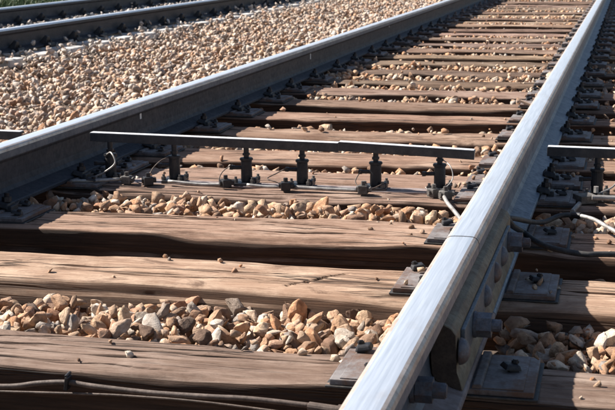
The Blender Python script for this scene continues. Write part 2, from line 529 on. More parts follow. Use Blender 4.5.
# ------------------------------------------------------------------ wooden sleepers
def tie_mesh(name, w, h, L, seed, nx, ny, nz, cracks=4, rough=0.0035, slant=0.0):
    """long timber, bottom centre at origin; length along x; real grooves for its long cracks"""
    rs = np.random.default_rng(seed)
    rr = 0.009
    sec = []   # (y, z, on_top)
    for t in np.linspace(0, 1, nz): sec.append((-w / 2, t * (h - rr)))
    for a in (0.3, 0.65): sec.append((-w / 2 + rr * (1 - math.cos(a * math.pi / 2)), h - rr + rr * math.sin(a * math.pi / 2)))
    for t in np.linspace(0, 1, ny): sec.append((-w / 2 + rr + t * (w - 2 * rr), h))
    for a in (0.65, 0.3): sec.append((w / 2 - rr * (1 - math.cos(a * math.pi / 2)), h - rr + rr * math.sin(a * math.pi / 2)))
    for t in np.linspace(1, 0, max(3, nz // 2)): sec.append((w / 2, t * (h - rr)))
    sec = np.array(sec)
    n = len(sec)
    X = np.linspace(-L / 2, L / 2, nx)
    XX = np.repeat(X[:, None], n, 1)
    YY = np.repeat(sec[None, :, 0], nx, 0).copy()
    ZZ = np.repeat(sec[None, :, 1], nx, 0).copy()
    top = (sec[:, 1] > h - 0.0005)[None, :]
    # wandering edges, sag and twist
    up = np.clip(ZZ / h, 0, 1)
    edge = np.abs(YY) > w / 2 - 0.03
    YY2 = YY + 0.005 * vn(XX * 2.3, np.sign(YY) * 3 + seed, seed) * up + 0.0025 * vn(XX * 14, YY * 20 + ZZ * 25, seed + 1)
    dz = 0.004 * vn(XX * 1.1, YY * 3, seed + 2) + rough * 0.8 * vn(XX * 5, YY * 28, seed + 3) + rough * 0.6 * vn(XX * 12, YY * 90, seed + 4)
    # broken, rounded front and back arrises
    wear = np.clip(vn(XX * 3.1, np.sign(YY) * 7.7, seed + 5) + 0.25, 0, 1) * 0.021
    dz = dz - wear * np.clip((np.abs(YY) - (w / 2 - 0.035)) / 0.035, 0, 1) ** 1.5
    grooves = np.zeros_like(XX)
    for k in range(cracks):
        y0 = rs.uniform(-w / 2 + 0.02, w / 2 - 0.02); x0 = rs.uniform(-L / 2, L / 2); ln = rs.uniform(0.3, 1.1)
        yc = y0 + 0.010 * vn(X * 3, k * 5.0 + seed, seed + 9)
        env = np.clip(1 - np.abs(X - x0) / (ln / 2), 0, 1) ** 0.5
        grooves -= (rs.uniform(0.006, 0.016) * env)[:, None] * np.exp(-((YY - yc[:, None]) / rs.uniform(0.0018, 0.0034)) ** 2)
    if slant > 0:   # the check that runs across the broad sleeper
        ya = -0.085 + (XX - 0.315) * 1.25 + 0.006 * vn(XX * 60, 1, 4)
        grooves -= 0.012 * np.exp(-((YY - ya) / 0.0045) ** 2) * ((XX > 0.315) & (XX < 0.43))
    # knot hollows
    for k in range(3):
        kx, ky = rs.uniform(-0.6, 0.6), rs.uniform(-w / 3, w / 3)
        grooves -= 0.005 * np.exp(-(((XX - kx) / 0.022) ** 2 + ((YY - ky) / 0.009) ** 2))
    ZZ = np.where(up > 0.9, ZZ + dz + grooves * top, ZZ + dz * up)
    # horizontal splits on the side faces
    side = (up < 0.93)
    for k in range(3):
        z0 = rs.uniform(0.3, 0.85) * h
        s = np.exp(-((ZZ - z0 - 0.006 * vn(XX * 3, k, seed + 20)) / 0.006) ** 2) * 0.006 * np.clip(vn(XX * 1.5, k * 9.1, seed + 30) + 0.4, 0, 1)
        YY2 = YY2 - np.sign(YY) * s * side
    YY2 = YY2 - slant * np.clip((h - ZZ) / 0.06, 0, 1) * (YY < -w / 2 + 0.012)
    V = np.stack([XX, YY2, ZZ], -1).reshape(-1, 3)
    i = (np.arange(n - 1)[None, :] + np.arange(nx - 1)[:, None] * n).ravel()
    Fq = np.stack([i, i + n, i + n + 1, i + 1], -1)
    b = (np.arange(nx - 1) * n)
    Fb = np.stack([b, b + n - 1, b + 2 * n - 1, b + n], -1)
    me = bpy.data.meshes.new(name)
    faces = [tuple(f) for f in np.concatenate([Fq, Fb]).tolist()]
    faces.append(tuple(range(n))[::-1]); faces.append(tuple(range((nx - 1) * n, nx * n)))
    me.from_pydata(V.tolist(), [], faces)
    for p in me.polygons[:-2]: p.use_smooth = True
    bm = bmesh.new(); bm.from_mesh(me); bmesh.ops.recalc_face_normals(bm, faces=bm.faces); bm.to_mesh(me); bm.free()
    me.update()
    return me


ORD = ['nearest', 'second', 'third', 'fourth', 'fifth', 'sixth', 'seventh', 'eighth', 'ninth', 'tenth', 'eleventh', 'twelfth', 'thirteenth',
       'fourteenth', 'fifteenth', 'sixteenth', 'seventeenth', 'eighteenth', 'nineteenth', 'twentieth']


def ordn(i):
    if i < len(ORD): return ORD[i]
    tens = {2: 'twenty', 3: 'thirty', 4: 'forty', 5: 'fifty'}[(i + 1) // 10]
    u = (i + 1) % 10
    if u == 0: return {2: 'twentieth', 3: 'thirtieth', 4: 'fortieth', 5: 'fiftieth'}[(i + 1) // 10]
    return tens + '-' + ['', 'first', 'second', 'third', 'fourth', 'fifth', 'sixth', 'seventh', 'eighth', 'ninth'][u]


tie_look = {0: 'sun-bleached wooden sleeper at the bottom of the photo, brown cable on its dark face',
            1: 'broad cracked wooden sleeper between the nearest heap of stones and the empty dark gap',
            2: 'wooden sleeper just in front of the row of stones below the paddle posts',
            3: 'wooden sleeper carrying the black paddle posts and their pale conduit',
            4: 'wooden sleeper laid tight behind the one that carries the paddle posts',
            5: 'wooden sleeper seen just below and behind the long black paddle bar',
            6: 'wooden sleeper whose top shows just above the black paddle bar'}
far_tie_meshes = [tie_mesh('far_timber', 0.24, TH, TX1 - TX0, 100 + k, 70, 14, 4, 5, 0.004) for k in range(5)]
tie_objs = []
cxm = (TX0 + TX1) / 2
for i, (a, b) in enumerate(ties):
    if i < 9:
        me = tie_mesh('near_timber', b - a, TH, TX1 - TX0, 40 + i, 320 if i < 4 else 160, 100 if i < 3 else 50 if i < 4 else 26, 22 if i < 4 else 8, 16 if i < 4 else 5, 0.0035, 0.030 if i == 1 else 0.0)
        sc = None
    else:
        me = far_tie_meshes[i % 5]; sc = (1, (b - a) / 0.24, 1)
    o = obj('railway_sleeper', me, None, (cxm + random.uniform(-0.03, 0.03), (a + b) / 2, TOPZ - TH + (0 if i < 4 else random.uniform(-0.006, 0.004))),
            (0, 0, random.uniform(-0.004, 0.004) if i > 3 else 0), M_WOOD, sc)
    tn = {0: (1.0, 0.99, 1.0), 1: (1.60, 1.50, 1.36), 2: (1.36, 1.24, 1.16), 3: (1.15, 1.04, 1.0), 4: (1.2, 1.08, 1.03), 5: (1.12, 1.0, 0.92), 6: (1.0, .90, .82), 7: (1.15, 1.02, .95), 8: (0.92, .82, .75)}.get(i)
    if tn is None:
        q = random.uniform(0.62, 1.1); tn = (q, q * random.uniform(0.90, 0.97), q * random.uniform(0.83, 0.94))
    o.color = (*tn, 1)
    if i in tie_look: lb = tie_look[i]
    else: lb = 'weathered wooden sleeper, %s back from the bottom edge of the photo' % ordn(i)
    tag(o, lb, 'railway sleeper', 'wooden sleepers of the main track')
    tie_objs.append(o)

# ------------------------------------------------------------------ rails
half = [(0.0, 0.0), (0.016, -0.0004), (0.0235, -0.0012), (0.0285, -0.0035), (0.0325, -0.008), (0.0345, -0.0145), (0.0345, -0.034), (0.0325, -0.0375),
        (0.0125, -0.0455), (0.009, -0.053), (0.008, -0.08), (0.0085, -0.11), (0.0115, -0.128), (0.019, -0.139), (0.048, -0.1495),
        (0.0665, -0.1555), (0.0695, -0.1585), (0.07, -0.166), (0.0685, -0.168)]
prof = half + [(-x, z) for x, z in half[::-1] if x > 0]


def rail_mesh(name, y0, y1, mats5=None):
    n = len(prof)
    ysr = np.unique(np.concatenate([[y0, y1], np.arange(math.ceil(y0 * 2) / 2, y1, 0.5)]))
    V = [(x, y, z) for y in ysr for x, z in prof]
    me = bpy.data.meshes.new(name)
    faces = []; mats = []
    for s in range(len(ysr) - 1):
        for i in range(n):
            j = (i + 1) % n
            faces.append((s * n + i, s * n + j, (s + 1) * n + j, (s + 1) * n + i))
            (xa, za), (xb, zb) = prof[i], prof[j]
            xm = abs(xa + xb) / 2; zm = (za + zb) / 2
            if zm > -0.0009: mats.append(1)
            elif zm > -0.0125: mats.append(2 if zm < -0.001 and xm > 0.02 else 1)
            elif zm > -0.045: mats.append(3)
            elif zm < -0.143: mats.append(4)
            else: mats.append(0)
    faces.append(tuple(range(n))[::-1]); faces.append(tuple(range((len(ysr) - 1) * n, len(ysr) * n))); mats += [0, 0]
    me.from_pydata(V, [], faces)
    for mm in (mats5 or (M_RAIL, M_POL, M_CORNER, M_HEADSIDE, M_FOOT)): me.materials.append(mm)
    me.polygons.foreach_set('material_index', mats)
    bm = bmesh.new(); bm.from_mesh(me); bmesh.ops.recalc_face_normals(bm, faces=bm.faces); bm.to_mesh(me); bm.free()
    return me


JY = 2.545
rr_near = obj('rail', rail_mesh('rail_near', 0.9, JY - 0.0025), None, (XR, 0, 0))
tag(rr_near, 'short near length of the right-hand rail, from the joint down to the bottom edge', 'rail')
rr_far = obj('rail', rail_mesh('rail_far', JY + 0.0025, 60, (M_RBLUE, M_POL, M_CORNER, M_RBLUE, M_RBLUE)), None, (XR, 0, 0))
tag(rr_far, 'long bright-topped right-hand rail running from the joint to the top right', 'rail')
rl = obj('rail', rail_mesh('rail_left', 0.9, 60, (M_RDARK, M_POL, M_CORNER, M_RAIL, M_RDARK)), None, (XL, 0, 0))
tag(rl, 'left-hand rail of the main track, its tall shaded side facing us', 'rail')
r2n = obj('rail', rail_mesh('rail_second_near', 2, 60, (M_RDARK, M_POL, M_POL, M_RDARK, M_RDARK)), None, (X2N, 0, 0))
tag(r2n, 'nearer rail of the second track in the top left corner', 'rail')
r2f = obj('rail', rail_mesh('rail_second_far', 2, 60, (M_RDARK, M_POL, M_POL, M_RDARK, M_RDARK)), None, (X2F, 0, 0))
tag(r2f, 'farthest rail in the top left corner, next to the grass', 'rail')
# insulating end post between the two pieces
bm = bmesh.new()
bm_prism(bm, [(x * 1.004, z + (0.0004 if z > -0.02 else -0.0)) for x, z in prof], JY - 0.0022, JY + 0.0022)
ep = obj('joint_end_post', from_bm('joint_end_post', bm), None, (XR, 0, 0), mat=M_CABLE)
tag(ep, 'thin dark insulating sliver between the two ends of the right-hand rail', 'rail joint')

# chalk ticks on the left rail web
for (yy, zz, hh) in ((4.62, -0.058, 0.026), (7.35, -0.06, 0.045), (9.9, -0.05, 0.022)):
    bm = bmesh.new()
    bm_box(bm, (XL + 0.0095, yy, zz), (0.0016, 0.016, hh), (0, 0.0, 0), 0.0004)
    obj('paint_mark', from_bm('paint_mark', bm), rl, mat=M_WHITE, loc=(-XL, 0, 0))

# ------------------------------------------------------------------ insulated joint
joint = empty('joint_bar_assembly', (XR, 0, 0))
tag(joint, 'yellow-brown bolted joint bar along the side of the right-hand rail', 'joint bar')
barp = [(0.0305, -0.0385), (0.045, -0.0455), (0.0535, -0.057), (0.0535, -0.122), (0.062, -0.138), (0.066, -0.1535), (0.050, -0.1488), (0.0205, -0.138), (0.0132, -0.126), (0.0115, -0.10), (0.0115, -0.06), (0.0145, -0.0465)]
for s in (1, -1):
    bm = bmesh.new()
    bm_prism(bm, [(s * x, z) for x, z in barp], 2.055, 3.035)
    bmesh.ops.bevel(bm, geom=list(bm.edges), offset=0.0015, segments=1, affect='EDGES')
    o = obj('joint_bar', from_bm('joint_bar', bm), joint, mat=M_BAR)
    o.data.materials.append(M_END_SHADE)
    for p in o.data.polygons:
        if abs(p.normal.y) > 0.9: p.material_index = 1  # end faces get the darker tone that stands for their shade
bm = bmesh.new()
bm_box(bm, (0.0575, 2.53, -0.091), (0.008, 0.84, 0.058), None, 0.002)
obj('backing_plate', from_bm('backing_plate', bm), joint, mat=M_BLUE)


def hexnut(bm, c, r, depth, ax, seg=6, rot=0.3):
    r0 = bmesh.ops.create_cone(bm, cap_ends=True, segments=seg, radius1=r, radius2=r, depth=depth)
    M = Matrix.Translation(c) @ Matrix.Rotation(math.pi / 2 * ax, 4, 'Y') @ Matrix.Rotation(rot, 4, 'Z')
    bmesh.ops.transform(bm, matrix=M, verts=r0['verts'])


for k, yy in enumerate((2.075, 2.235, 2.43, 2.615, 2.76, 2.90)):
    nut = k in (1, 5)
    bm = bmesh.new()
    if nut:
        bm_cyl(bm, (0.0616, yy, -0.09), (0.068, yy, -0.09), 0.024, seg=20, bevel=0.001)
        hexnut(bm, Vector((0.081, yy, -0.09)), 0.0225, 0.026, 1, 6, 0.2)
        bm_cyl(bm, (0.090, yy, -0.09), (0.112, yy, -0.09), 0.0115, seg=14, bevel=0.002)
    else:
        r0 = bmesh.ops.create_uvsphere(bm, u_segments=18, v_segments=10, radius=0.023)
        for v in r0['verts']:
            v.co = Vector((0.058 + max(v.co.x, -0.002) * 0.75, yy + v.co.y, -0.09 + v.co.z))
    obj('bolt', from_bm('bolt', bm, not nut), joint, mat=M_BOLT)
# lone bolt through the web, nearer than the joint bar
bm = bmesh.new()
bm_cyl(bm, (0.0088, 1.868, -0.088), (0.016, 1.868, -0.088), 0.022, seg=20, bevel=0.001)
hexnut(bm, Vector((0.030, 1.868, -0.088)), 0.0205, 0.026, 1, 6, 0.1)
bm_cyl(bm, (0.04, 1.868, -0.088), (0.064, 1.868, -0.088), 0.0125, seg=14, bevel=0.002)
wb = obj('web_bolt', from_bm('web_bolt', bm), None, (XR, 0, 0), mat=M_BOLT)
tag(wb, 'single dark bolt through the web below the end of the joint bar', 'bolt')

# ------------------------------------------------------------------ tie plates with spikes and clips
def plate_mesh():
    bm = bmesh.new()
    bm_box(bm, (0, 0, -0.0055), (0.356, 0.194, 0.0105), None, 0.002)
    for s in (1, -1):
        bm_box(bm, (s * 0.081, 0, 0.0035), (0.020, 0.19, 0.009), None, 0.0025, (0.7, 1))
        bm_box(bm, (s * 0.125, 0, 0.0008), (0.07, 0.186, 0.003), None, 0.001)
    return from_bm('plate', bm)


def pad_mesh():
    bm = bmesh.new()
    bm_box(bm, (0, 0, 0), (0.37, 0.205, 0.0035), None, 0.001)
    return from_bm('pad', bm)


def spike_mesh(s):
    bm = bmesh.new()
    bm_box(bm, (0, 0, 0.003), (0.018, 0.018, 0.014), None, 0.002)
    bm_box(bm, (-s * 0.004, 0, 0.012), (0.034, 0.030, 0.010), (0.06, s * 0.16, 0.25), 0.0035, (0.72, 0.7))
    bm_cyl(bm, (s * 0.004, 0.004, 0.014), (s * 0.005, 0.005, 0.022), 0.007, None, 7, 0.002)
    return from_bm('spike', bm, False)


def clip_mesh(s):
    """cast clamp bearing on the rail foot, held down by a nut"""
    bm = bmesh.new()
    bm_box(bm, (s * 0.080, 0, 0.021), (0.044, 0.062, 0.015), (0, s * 0.25, 0.05), 0.004, (0.7, 0.8))
    bm_box(bm, (s * 0.100, 0.002, 0.010), (0.020, 0.050, 0.016), (0, 0, 0.05), 0.003, (0.8, 0.9))
    r0 = bmesh.ops.create_cone(bm, cap_ends=True, segments=6, radius1=0.0145, radius2=0.0135, depth=0.014, matrix=Matrix.Translation((s * 0.084, 0, 0.035)))
    bm_cyl(bm, (s * 0.084, 0, 0.036), (s * 0.086, 0.001, 0.054), 0.0075, None, 10, 0.001)
    return from_bm('clip', bm)


PM, PADM = plate_mesh(), pad_mesh()
SPM = {1: spike_mesh(1), -1: spike_mesh(-1)}
CLM = {1: clip_mesh(1), -1: clip_mesh(-1)}


def full_plate(bare=False):
    t = empty('tie_plate')
    obj('plate', PM, t, mat=M_PLATE)
    obj('pad', PADM, t, (0, 0, -0.0128), mat=M_CABLE)
    for s in (1, -1):
        if not (bare and s > 0): obj('clip', CLM[s], t, (0, 0, 0.0), mat=M_DARKM)
        for xx, yy in (((0.135, 0.005),) if s > 0 else ((0.112, -0.066), (0.150, 0.062))):
            obj('spike', SPM[s], t, (s * xx, yy, 0.0), (0, 0, random.uniform(-.3, .3)), mat=M_DARKM)
    return t


# one joined plate mesh for the far ones
def joined_plate(spikes=True):
    bm = bmesh.new()
    mi = 0
    for me, loc, k in [(PM, (0, 0, 0), 0)] + [(CLM[s], (0, 0, 0), 1) for s in (1, -1)] + ([(SPM[s], (s * xx, yy, 0), 1) for s, xx, yy in ((1, 0.135, 0.005), (-1, 0.112, -0.066), (-1, 0.150, 0.062))] if spikes else []):
        n0 = len(bm.faces); v0 = len(bm.verts)
        bm.from_mesh(me)
        bm.verts.ensure_lookup_table(); bm.faces.ensure_lookup_table()
        bmesh.ops.translate(bm, vec=loc, verts=bm.verts[v0:])
        for f in bm.faces[n0:]: f.material_index = k
    me = bpy.data.meshes.new('far_plate'); bm.to_mesh(me); bm.free()
    me.materials.clear()
    me.materials.append(M_PLATE); me.materials.append(M_DARKM)
    return me


FARP = joined_plate()
proto = None
for i, (a, b) in enumerate(ties):
    for side, X in (('right', XR), ('left', XL)):
        zc = tie_objs[i].location.z + TH
        loc = (X, (a + b) / 2 + random.uniform(-0.008, 0.008), -0.1693 + 0.0)
        rz = random.uniform(-0.02, 0.02) + (math.pi if side == 'left' else 0)
        if (a + b) / 2 < 12.5:
            if side == 'right' and i < 3:
                o = full_plate(True)
            elif proto is None:
                proto = full_plate(); o = proto
            else:
                o = copy_tree(proto)
        else:
            o = obj('tie_plate', FARP)
        o.location = loc
        o.rotation_euler = (0, 0, rz)
        where = {0: 'on the sleeper at the bottom of the photo', 1: 'on the broad cracked second sleeper', 2: 'on the third sleeper from the bottom edge',
                 3: 'on the sleeper carrying the paddle posts', 4: 'on the sleeper tight behind the paddle posts', 5: 'on the sleeper just behind the paddle bar'}.get(i, 'on the %s sleeper from the bottom edge' % ordn(i))
        tag(o, 'steel tie plate under the %s rail %s' % (side, where), 'tie plate', 'tie plates of the main track')

# ------------------------------------------------------------------ second track
def conc_tie(name):
    bm = bmesh.new()
    bm_box(bm, (0, 0, -0.10), (2.18, 0.275, 0.20), None, 0.018, (0.985, 0.86))
    return from_bm(name, bm)


CT = conc_tie('pale_sleeper')
bm = bmesh.new()
bm_box(bm, (0, 0, 0.004), (0.30, 0.17, 0.012), None, 0.002)
for sgn in (1, -1):
    bm_box(bm, (sgn * 0.062, 0, 0.042), (0.075, 0.105, 0.075), (0, sgn * 0.45, 0), 0.008, (0.35, 0.45))
    bm_cyl(bm, (sgn * 0.105, 0, 0.008), (sgn * 0.105, 0, 0.045), 0.016, 0.012, 8, 0.002)
    bm_box(bm, (sgn * 0.10, 0, 0.016), (0.05, 0.12, 0.02), None, 0.004, (0.7, 0.8))
CLIP2 = from_bm('rail_fastening', bm)
CLIP2.materials.append(M_DARKM)
k = 0
y = 8.641 - 3 * 0.517
while y < 27:
    o = obj('railway_sleeper', CT, None, ((X2N + X2F) / 2 + random.uniform(-0.02, 0.02), y, -0.171 + random.uniform(-0.004, 0.0)), (0, 0, random.uniform(-0.01, 0.01)), M_CONC)
    tag(o, 'pale sleeper of the second track, %s end from the left edge of the photo' % ordn(k), 'railway sleeper', 'pale sleepers of the second track')
    for nm, X in (('nearer', X2N), ('farther', X2F)):
        p = obj('rail_fastening', CLIP2, None, (X, y, -0.166), (0, 0, random.uniform(-0.02, 0.02)))
        p.scale = (0.85, 0.9, 1.0)
        tag(p, 'black clip at the foot of the second track\'s %s rail, %s from the left' % (nm, ordn(k)), 'rail fastening', 'clip fastenings of the second track')
    y += 0.517
    k += 1

# ------------------------------------------------------------------ ballast stones
def hull_shape(seed, npts, nch=9):
    rs = np.random.default_rng(seed)
    P = rs.normal(size=(npts, 3))
    P /= np.linalg.norm(P, axis=1)[:, None]
    P *= rs.uniform(0.82, 1.08, (npts, 1))
    # chop with a few flat planes so that the stone looks crushed
    for k in range(nch):
        n = rs.normal(size=3); n /= np.linalg.norm(n)
        d = rs.uniform(0.42, 0.74)
        s = P @ n
        P = np.where((s > d)[:, None], P - (s - d)[:, None] * n, P)
    P *= np.array([1.0, rs.uniform(0.60, 0.95), rs.uniform(0.34, 0.70)])
    bm = bmesh.new()
    for p in P: bm.verts.new(p)
    r = bmesh.ops.convex_hull(bm, input=list(bm.verts))
    bmesh.ops.delete(bm, geom=[v for v in bm.verts if not v.link_faces], context='VERTS')
    bmesh.ops.recalc_face_normals(bm, faces=bm.faces)
    bmesh.ops.triangulate(bm, faces=bm.faces)
    bm.verts.index_update()
    V = np.array([v.co[:] for v in bm.verts]); T = np.array([[v.index for v in f.verts] for f in bm.faces])
    bm.free()
    return V, T


HI = []
for k in range(26):
    V, T = hull_shape(500 + k, 60)
    me = mesh_np('crushed_stone', V, T)
    bm = bmesh.new(); bm.from_mesh(me)
    bmesh.ops.dissolve_limit(bm, angle_limit=R(9), verts=bm.verts, edges=bm.edges)
    bmesh.ops.bevel(bm, geom=list(bm.edges), offset=0.022, segments=1, affect='EDGES')
    bmesh.ops.triangulate(bm, faces=list(bm.faces))
    bmesh.ops.subdivide_edges(bm, edges=[e for e in bm.edges if e.calc_length() > 0.22], cuts=1, use_grid_fill=True)
    bmesh.ops.triangulate(bm, faces=list(bm.faces))
    bm.normal_update()
    dd_ = [(v, v.normal.copy(), 0.035 * float(vn(v.co.x * 3.1 + k * 7, v.co.y * 3.1 + v.co.z * 4.7, k)) + 0.02 * float(vn(v.co.x * 9 + k, v.co.y * 9 + v.co.z * 8, k + 50))) for v in bm.verts]
    for v, nn_, q in dd_: v.co += nn_ * q
    bm.to_mesh(me); bm.free()
    me.materials.append(M_STONE_NEAR)
    HI.append(me)
MID = [hull_shape(700 + k, 14, 4) for k in range(30)]
LO = [hull_shape(800 + k, 12, 3) for k in range(30)]

GX0, GY0, GS = -6.2, 1.0, 0.012
GNX, GNY = int(8.0 / GS), int(27 / GS)
gx = GX0 + (np.arange(GNX) + 0.5) * GS
gy = GY0 + (np.arange(GNY) + 0.5) * GS
HM = bed_z(np.repeat(gx[None, :], GNY, 0), np.repeat(gy[:, None], GNX, 1)).astype(np.float32)
for (a, b) in ties:
    HM[int((a - GY0) / GS):int((b - GY0) / GS), int((TX0 - GX0) / GS):int((TX1 - GX0) / GS)] = TOPZ
_t = 8.641 - 3 * 0.517
while _t < 27:
    HM[int((_t - 0.12 - GY0) / GS):int((_t + 0.12 - GY0) / GS), int((-5.12 - GX0) / GS):int((-2.99 - GX0) / GS)] = -0.171
    _t += 0.517
for X in (XR, XL, X2N, X2F):   # rail feet
    i0 = int((X - 0.07 - GX0) / GS); i1 = int((X + 0.07 - GX0) / GS) + 1
    HM[:, i0:i1] = np.maximum(HM[:, i0:i1], -0.10)

stones = []   # x,y,z,size,rotmatrix idx,region


def drop(x, y, size, sink=0.45, lim=None):
    ix = int((x - GX0) / GS); iy = int((y - GY0) / GS)
    r = max(1, int(size * 0.75 / GS))
    if ix - r < 0 or iy - r < 0 or ix + r >= GNX or iy + r >= GNY: return None
    sub = HM[iy - r:iy + r + 1, ix - r:ix + r + 1]
    sb = sub if lim is None else sub[sub < lim]
    if sb.size == 0: return None
    base = float(sb.mean()) * 0.6 + float(np.percentile(sb, 75)) * 0.4
    z = base + size * sink
    topz = z + size * 0.42
    q = np.arange(-r, r + 1)
    d2 = (q[:, None] ** 2 + q[None, :] ** 2) / (r + 0.5) ** 2
    cap = np.where(d2 < 1, topz - size * 0.5 * d2, -9)
    if lim is not None: cap = np.where(sub >= lim, -9, cap)
    np.maximum(sub, cap, out=sub)
    return z


def visible(x, y, z, mx=70, my=45):
    px, py, d = proj(np.array([[x, y, z]]))
    return (-mx < px[0] < 615 + mx) and (-my < py[0] < 410 + my)


def add_field(n, x0, x1, ysam, smin, smax, zone, cap_level=None, margin=0.6):
    for _ in range(n):
        x = random.uniform(x0, x1)
        y = ysam()
        s = random.uniform(smin, smax) * (1.25 if random.random() < 0.12 else 1.0) * (0.6 if random.random() < 0.25 else 1.0)
        if not visible(x, y, -0.22): continue
        z = drop(x, y, s)
        if z is None: continue
        if x < -2.96 and x > -3.3 and abs(((y - 8.641) / 0.517 + 0.5) % 1 - 0.5) < 0.24 and random.random() < 0.93: continue
        if cap_level is not None and z + s * 0.4 > cap_level + 0.02: continue
        stones.append((x, y, z, s, zone))


# cribs of the main track
def fill_crib(a, b, l0, l1, idx):
    wy = b - a
    if wy < 0.05: return
    near = a < 5
    smin, smax = (0.017, 0.033) if near else (0.018, 0.032)
    mg = 0.014
    segs = [(XL + 0.075, XR - 0.075), (XR + 0.075, 1.5), (-1.45, XL - 0.075)]
    for x0, x1 in segs:
        area = (x1 - x0) * wy
        nn = int(area * (2600 if near else 2000))
        if idx == 1 and x0 < 0.5: nn = int(nn * 0.35)
        if idx == -1: nn = int(nn * 0.08)
        for _ in range(nn):
            x = random.uniform(x0, x1)
            y = a + mg + random.random() * (wy - 2 * mg)
            s = random.uniform(smin, smax)
            if random.random() < 0.3: s *= 0.62
            if random.random() < 0.07: s *= 1.3
            if idx == 1 and x0 < 0.5 and random.random() > np.clip((x - 0.0) / 0.4, 0.05, 1): continue
            y = min(max(y, a + s * 0.6), b - s * 0.6)
            if not visible(x, y, -0.2): continue
            lv = l0 + (l1 - l0) * (y - a) / wy
            if idx == 1 and 0.28 < x < 0.56: lv += 0.068 * math.sin((x - 0.28) / 0.28 * math.pi) ** 0.5
            ix = int((x - GX0) / GS); iy = int((y - GY0) / GS)
            if HM[iy, ix] > lv + 0.004: continue
            z = drop(x, y, s, 0.36, max(lv + 0.012, -0.187 if lv < -0.195 else -0.181))
            if z is None: continue
            stones.append((x, y, z, s, 'crib'))


for a, b, l0, l1, idx in cribs:
    fill_crib(a, b, l0, l1, idx)
# stones lying on the timbers and plates
for _ in range(260):
    i = int(random.random() ** 1.3 * 26)
    a, b = ties[i]
    x = random.uniform(XL + 0.1, XR - 0.1) if random.random() < 0.8 else random.uniform(XR + 0.19, 1.3)
    y = b - abs(random.gauss(0, 0.05)) if random.random() < 0.7 else random.uniform(a, b)
    s = random.uniform(0.006, 0.014) if i < 4 or random.random() < 0.6 else random.uniform(0.014, 0.026)
    if i == 3 and 3.8 < y < 3.96: continue
    if visible(x, y, TOPZ): stones.append((x, y, TOPZ + s * 0.35, s, 'crib'))
# rubble by the plates of the right-hand rail
for _ in range(170):
    i = int(random.random() ** 1.2 * 16)
    a, b = ties[i]
    x = random.choice([random.uniform(0.50, 0.66), random.uniform(0.86, 1.05)]); y = random.uniform(a, b + 0.1)
    s = random.uniform(0.006, 0.017)
    if i == 3 and x < 0.66 and y < 3.97: continue
    if y > b - 0.01 and i < 2: continue
    on = y < b and abs(x - XR) < 0.178 and abs(y - (a + b) / 2) < 0.10
    if visible(x, y, TOPZ): stones.append((x, y, TOPZ + s * 0.35 + (0.018 if on else 0), s, 'crib'))
# between the tracks
yd = lambda: 3.0 + 24.0 * random.random()
add_field(42000, -3.24, -0.86, yd, 0.013, 0.038, 'mid')
add_field(9000, -4.74, -3.40, lambda: 7 + 20 * random.random(), 0.015, 0.028, 'pale')
add_field(3500, -5.7, -4.92, lambda: 10 + 17 * random.random(), 0.016, 0.028, 'pale')


def rand_rot(n, rs):
    q = rs.normal(size=(n, 4)); q[:, 1:3] *= 0.50
    q /= np.linalg.norm(q, axis=1)[:, None]
    w, x, y, z = q.T
    return np.stack([np.stack([1 - 2 * (y * y + z * z), 2 * (x * y - w * z), 2 * (x * z + w * y)], -1),
                     np.stack([2 * (x * y + w * z), 1 - 2 * (x * x + z * z), 2 * (y * z - w * x)], -1),
                     np.stack([2 * (x * z - w * y), 2 * (y * z + w * x), 1 - 2 * (x * x + y * y)], -1)], 1)


S = np.array([(a, b, c, d) for a, b, c, d, e in stones])
Z = np.array([e for *_, e in stones])
px, py, dd = proj(S[:, :3])
size_px = S[:, 3] * FPX / dd
inframe = (px > 0) & (px < 615) & (py > 0) & (py < 410)
# tops of the heap show; rank the exposed ones
ixs = ((S[:, 0] - GX0) / GS).astype(int); iys = ((S[:, 1] - GY0) / GS).astype(int)
exposed = (S[:, 2] + S[:, 3] * 0.42) > HM[iys, ixs] - 0.006
rank = np.where(inframe & exposed, size_px, 0)
top300 = set(np.argsort(-rank)[:300].tolist())
RS = np.random.default_rng(5)
ROT = rand_rot(len(S), RS)
for j in top300:
    x, y, z, s = S[j]
    M = Matrix(ROT[j].tolist())
    o = obj('ballast_stone', HI[j % len(HI)], bed, (x, y, z), M.to_euler(), None, (s, s, s))


def joined(name, idx, shapes, label, mixed=False):
    idx = np.array(idx)
    Vs, Ts, tint, pale = [], [], [], []
    off = 0
    sh = RS.integers(0, len(shapes), len(idx))
    for k, (SV, ST) in enumerate(shapes):
        sel = idx[sh == k]
        if len(sel) == 0: continue
        V = np.einsum('nij,vj->nvi', ROT[sel], SV) * S[sel, 3][:, None, None] + S[sel, :3][:, None, :]
        nV = SV.shape[0]
        T = ST[None] + (np.arange(len(sel)) * nV)[:, None, None] + off
        Vs.append(V.reshape(-1, 3)); Ts.append(T.reshape(-1, 3)); off += nV * len(sel)
        t = RS.random(len(sel)); tint.append(np.repeat(t, ST.shape[0]))
        x = S[sel, 0]
        p = np.clip((-x - 2.80 + 0.18 * vn(S[sel, 1] * 0.9, x * 0.9, 77) + 0.25 * (RS.random(len(sel)) - 0.5)) / 0.3, 0, 1) * 0.75
        if mixed: p = np.maximum(p, RS.random(len(sel)) ** 1.3 * 0.62)
        pale.append(np.repeat(p, ST.shape[0]))
    me = mesh_np(name, np.concatenate(Vs), np.concatenate(Ts))
    for nm, arr in (('tint', tint), ('pale', pale)):
        arr = np.concatenate(arr).astype(np.float32)
        at = me.attributes.new(nm, 'FLOAT', 'FACE')
        if len(arr) == len(me.polygons): at.data.foreach_set('value', arr)
    o = obj(name, me, mat=M_STONE)
    tag(o, label, 'ballast', None, 'stuff')
    return o


